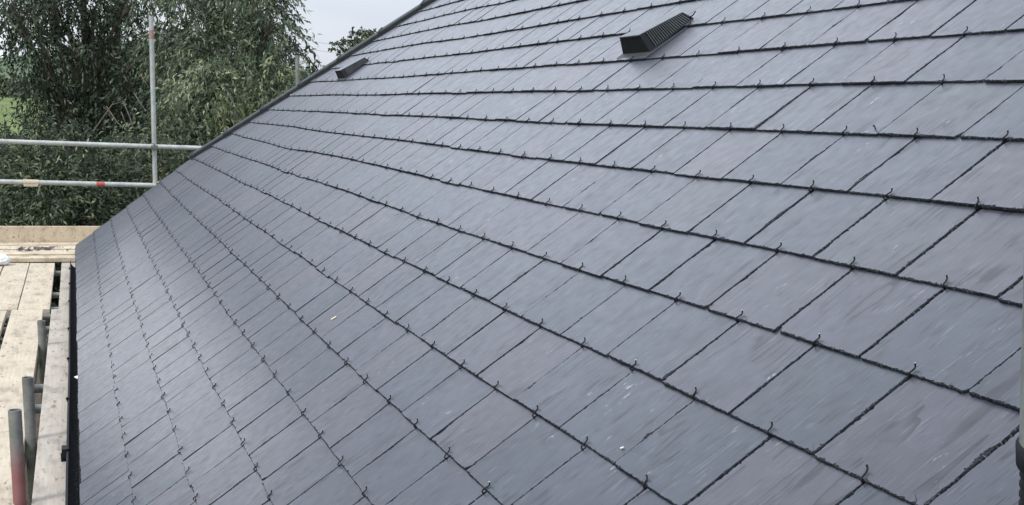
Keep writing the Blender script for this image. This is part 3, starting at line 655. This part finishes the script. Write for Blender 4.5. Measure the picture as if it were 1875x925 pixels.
w2b = clump_px([(200,160,70), (240,230,70), (170,250,70), (250,120,40), (190,40,42), (112,180,34), (75,110,30)], D2+1.5, 2.4, .4, .08)
r0 = at(190, 300, D2+1.2)
tree('broadleaf_tree', 'tall dark green tree with sky gaps, left of the upright scaffold pole', 'tree', (r0.x, r0.y), w2+w2b, DRK, .088, .036, .26, 'trees behind the house', 2, per=10)
D3 = 25.
w3 = clump_px([(x+random.uniform(-15, 15), y+random.uniform(-10, 10), 62, .1) for y in (130, 200, 270, 340, 400) for x in range(150, 560, 55) if x < 560-(y-100)*.3], D3, 1.6, .8, .1)
r0 = at(340, 300, D3+.5)
tree('shadowed_tree', 'deep green tree filling the dark gap behind the pale narrow-leaved tree', 'tree', (r0.x, r0.y), w3, DRK, .14, .06, .2, 'trees behind the house', 3, per=9)
wy = clump_px([(432,198,20), (445,182,12), (415,220,13), (455,212,10)], 18.2, 3.6, .2, .4)
r0 = at(432, 300, 18.4)
tree('yellow_green_bush', 'small yellow-green leafy shrub beside the verge caps', 'bush', (r0.x, r0.y), wy, YEL, .09, .03, .05, None, 4, per=9)
def bush(lst, D, label, seedk, mat=BSH, dens=6, tone=.43, ll=.078, lw=.026, droop=.05, name='bush'):
    cl = clump_px(lst, D, dens, .5, tone); m0 = at(sum(a[0] for a in lst)/len(lst), 330, D); tree(name, label, 'bush', (m0.x, m0.y), cl, mat, ll, lw, .05, 'bushes beyond the toe board', seedk, per=10, droop=droop)
bush([(10,300,40), (40,270,34), (80,300,44), (30,350,45), (90,350,46), (20,400,48), (75,405,50), (-20,340,50), (120,320,40), (130,385,44)], 16.5, 'light-tipped shrub behind the toe board at the left edge', 5)
bush([(150,290,38), (185,325,42), (150,350,40), (215,355,42), (170,400,46), (225,400,44), (255,330,36), (125,300,30)], 17., 'dark leafy shrub behind the red-banded lower rail', 6, tone=.5)
bush([(300,290,32), (270,360,40), (250,395,38), (320,265,28), (345,250,22), (290,320,30)], 17.6, 'shrub at the foot of the upright pole by the slate edge', 7, tone=.52)
bush([(x, 430, 60) for x in range(-40, 330, 50)]+[(x, 520, 80) for x in range(-60, 330, 60)], 18.5, 'low dark undergrowth behind all the shrubs', 8, DRK, 1.6, .2, .14, .06, 0., 'undergrowth')
bush([(x, 310+random.uniform(-15, 10), 42) for x in range(-60, 340, 36)]+[(x, 365, 48) for x in range(-60, 300, 40)], 19., 'dark hedge behind the rails and shrubs', 9, DRK, 1.6, .12, .14, .06, 0., 'hedge')
# bare dead branches in the middle of the thicket
e = empty('dead_branches', at(240, 300, 18.9)); e.location.z = 0; tag(e, 'bare brown dead branches inside the thicket beside the upright pole', 'dead branches')
for pts in ([(195,195),(215,225),(233,238)], [(245,170),(256,188),(266,202)], [(225,185),(238,215),(243,233)], [(150,270),(205,192),(225,186)], [(258,138),(272,160)], [(222,205),(232,232)], [(228,140),(233,150)]):
    m = MB(); P = [at(x, y, 18.1) for x, y in pts]; m.tube(P, [.008]*(len(P)-1)+[.003], 6); o = m.build('branch', DEAD); o.parent = e; o.matrix_parent_inverse = Matrix.Translation(-Vector(e.location))
m = MB(); m.tube([e.location, at(240, 330, 18.6), at(215, 250, 18.2)], [.06, .05, .02], 8); o = m.build('stem', DEAD); o.parent = e; o.matrix_parent_inverse = Matrix.Translation(-Vector(e.location))
# twig reaching to the lower rail
# far oak beyond the verge
D5 = 60.; w5 = clump_px([(628,86,8), (640,78,10), (655,72,12), (668,66,11), (682,66,9), (690,75,12), (648,90,9), (665,85,14), (700,85,16), (680,95,22), (650,110,14), (715,100,20)], D5, 26, .6, .55)
r0 = at(690, 100, D5)
tree('oak_tree', 'distant rounded tree top showing above the verge against the sky', 'tree', (r0.x, r0.y), w5, BSH, .16, .10, .2, None, 10, per=9, droop=.1, twig=(.1, .3))
# hedgerow trees far off across the field, seen through the left gap
for i, (x, y, r, D) in enumerate([(0, 150, 22, 455), (26, 160, 18, 460), (-36, 150, 26, 450), (54, 162, 18, 462), (88, 160, 18, 458)]):
    r0 = at(x, 188, D)
    tree('hedgerow_tree', ['far rounded tree at the left frame edge beyond the field', 'far tree in the hedgerow just right of the left frame edge', 'far tree beyond the field left of the frame edge', 'far hedgerow tree half hidden by the dark tree', 'far hedgerow tree behind the dark tree trunk'][i], 'tree', (r0.x, r0.y),
         clump_px([(x, y, r), (x-r*.6, y+r*.5, r*.7), (x+r*.6, y+r*.5, r*.7), (x, y+r, r)], D, 16, 2, .5), BSH, 1.1, .9, .4, 'hedgerow trees across the field', 20+i, per=6, twig=(.6, 1.6), droop=.1)
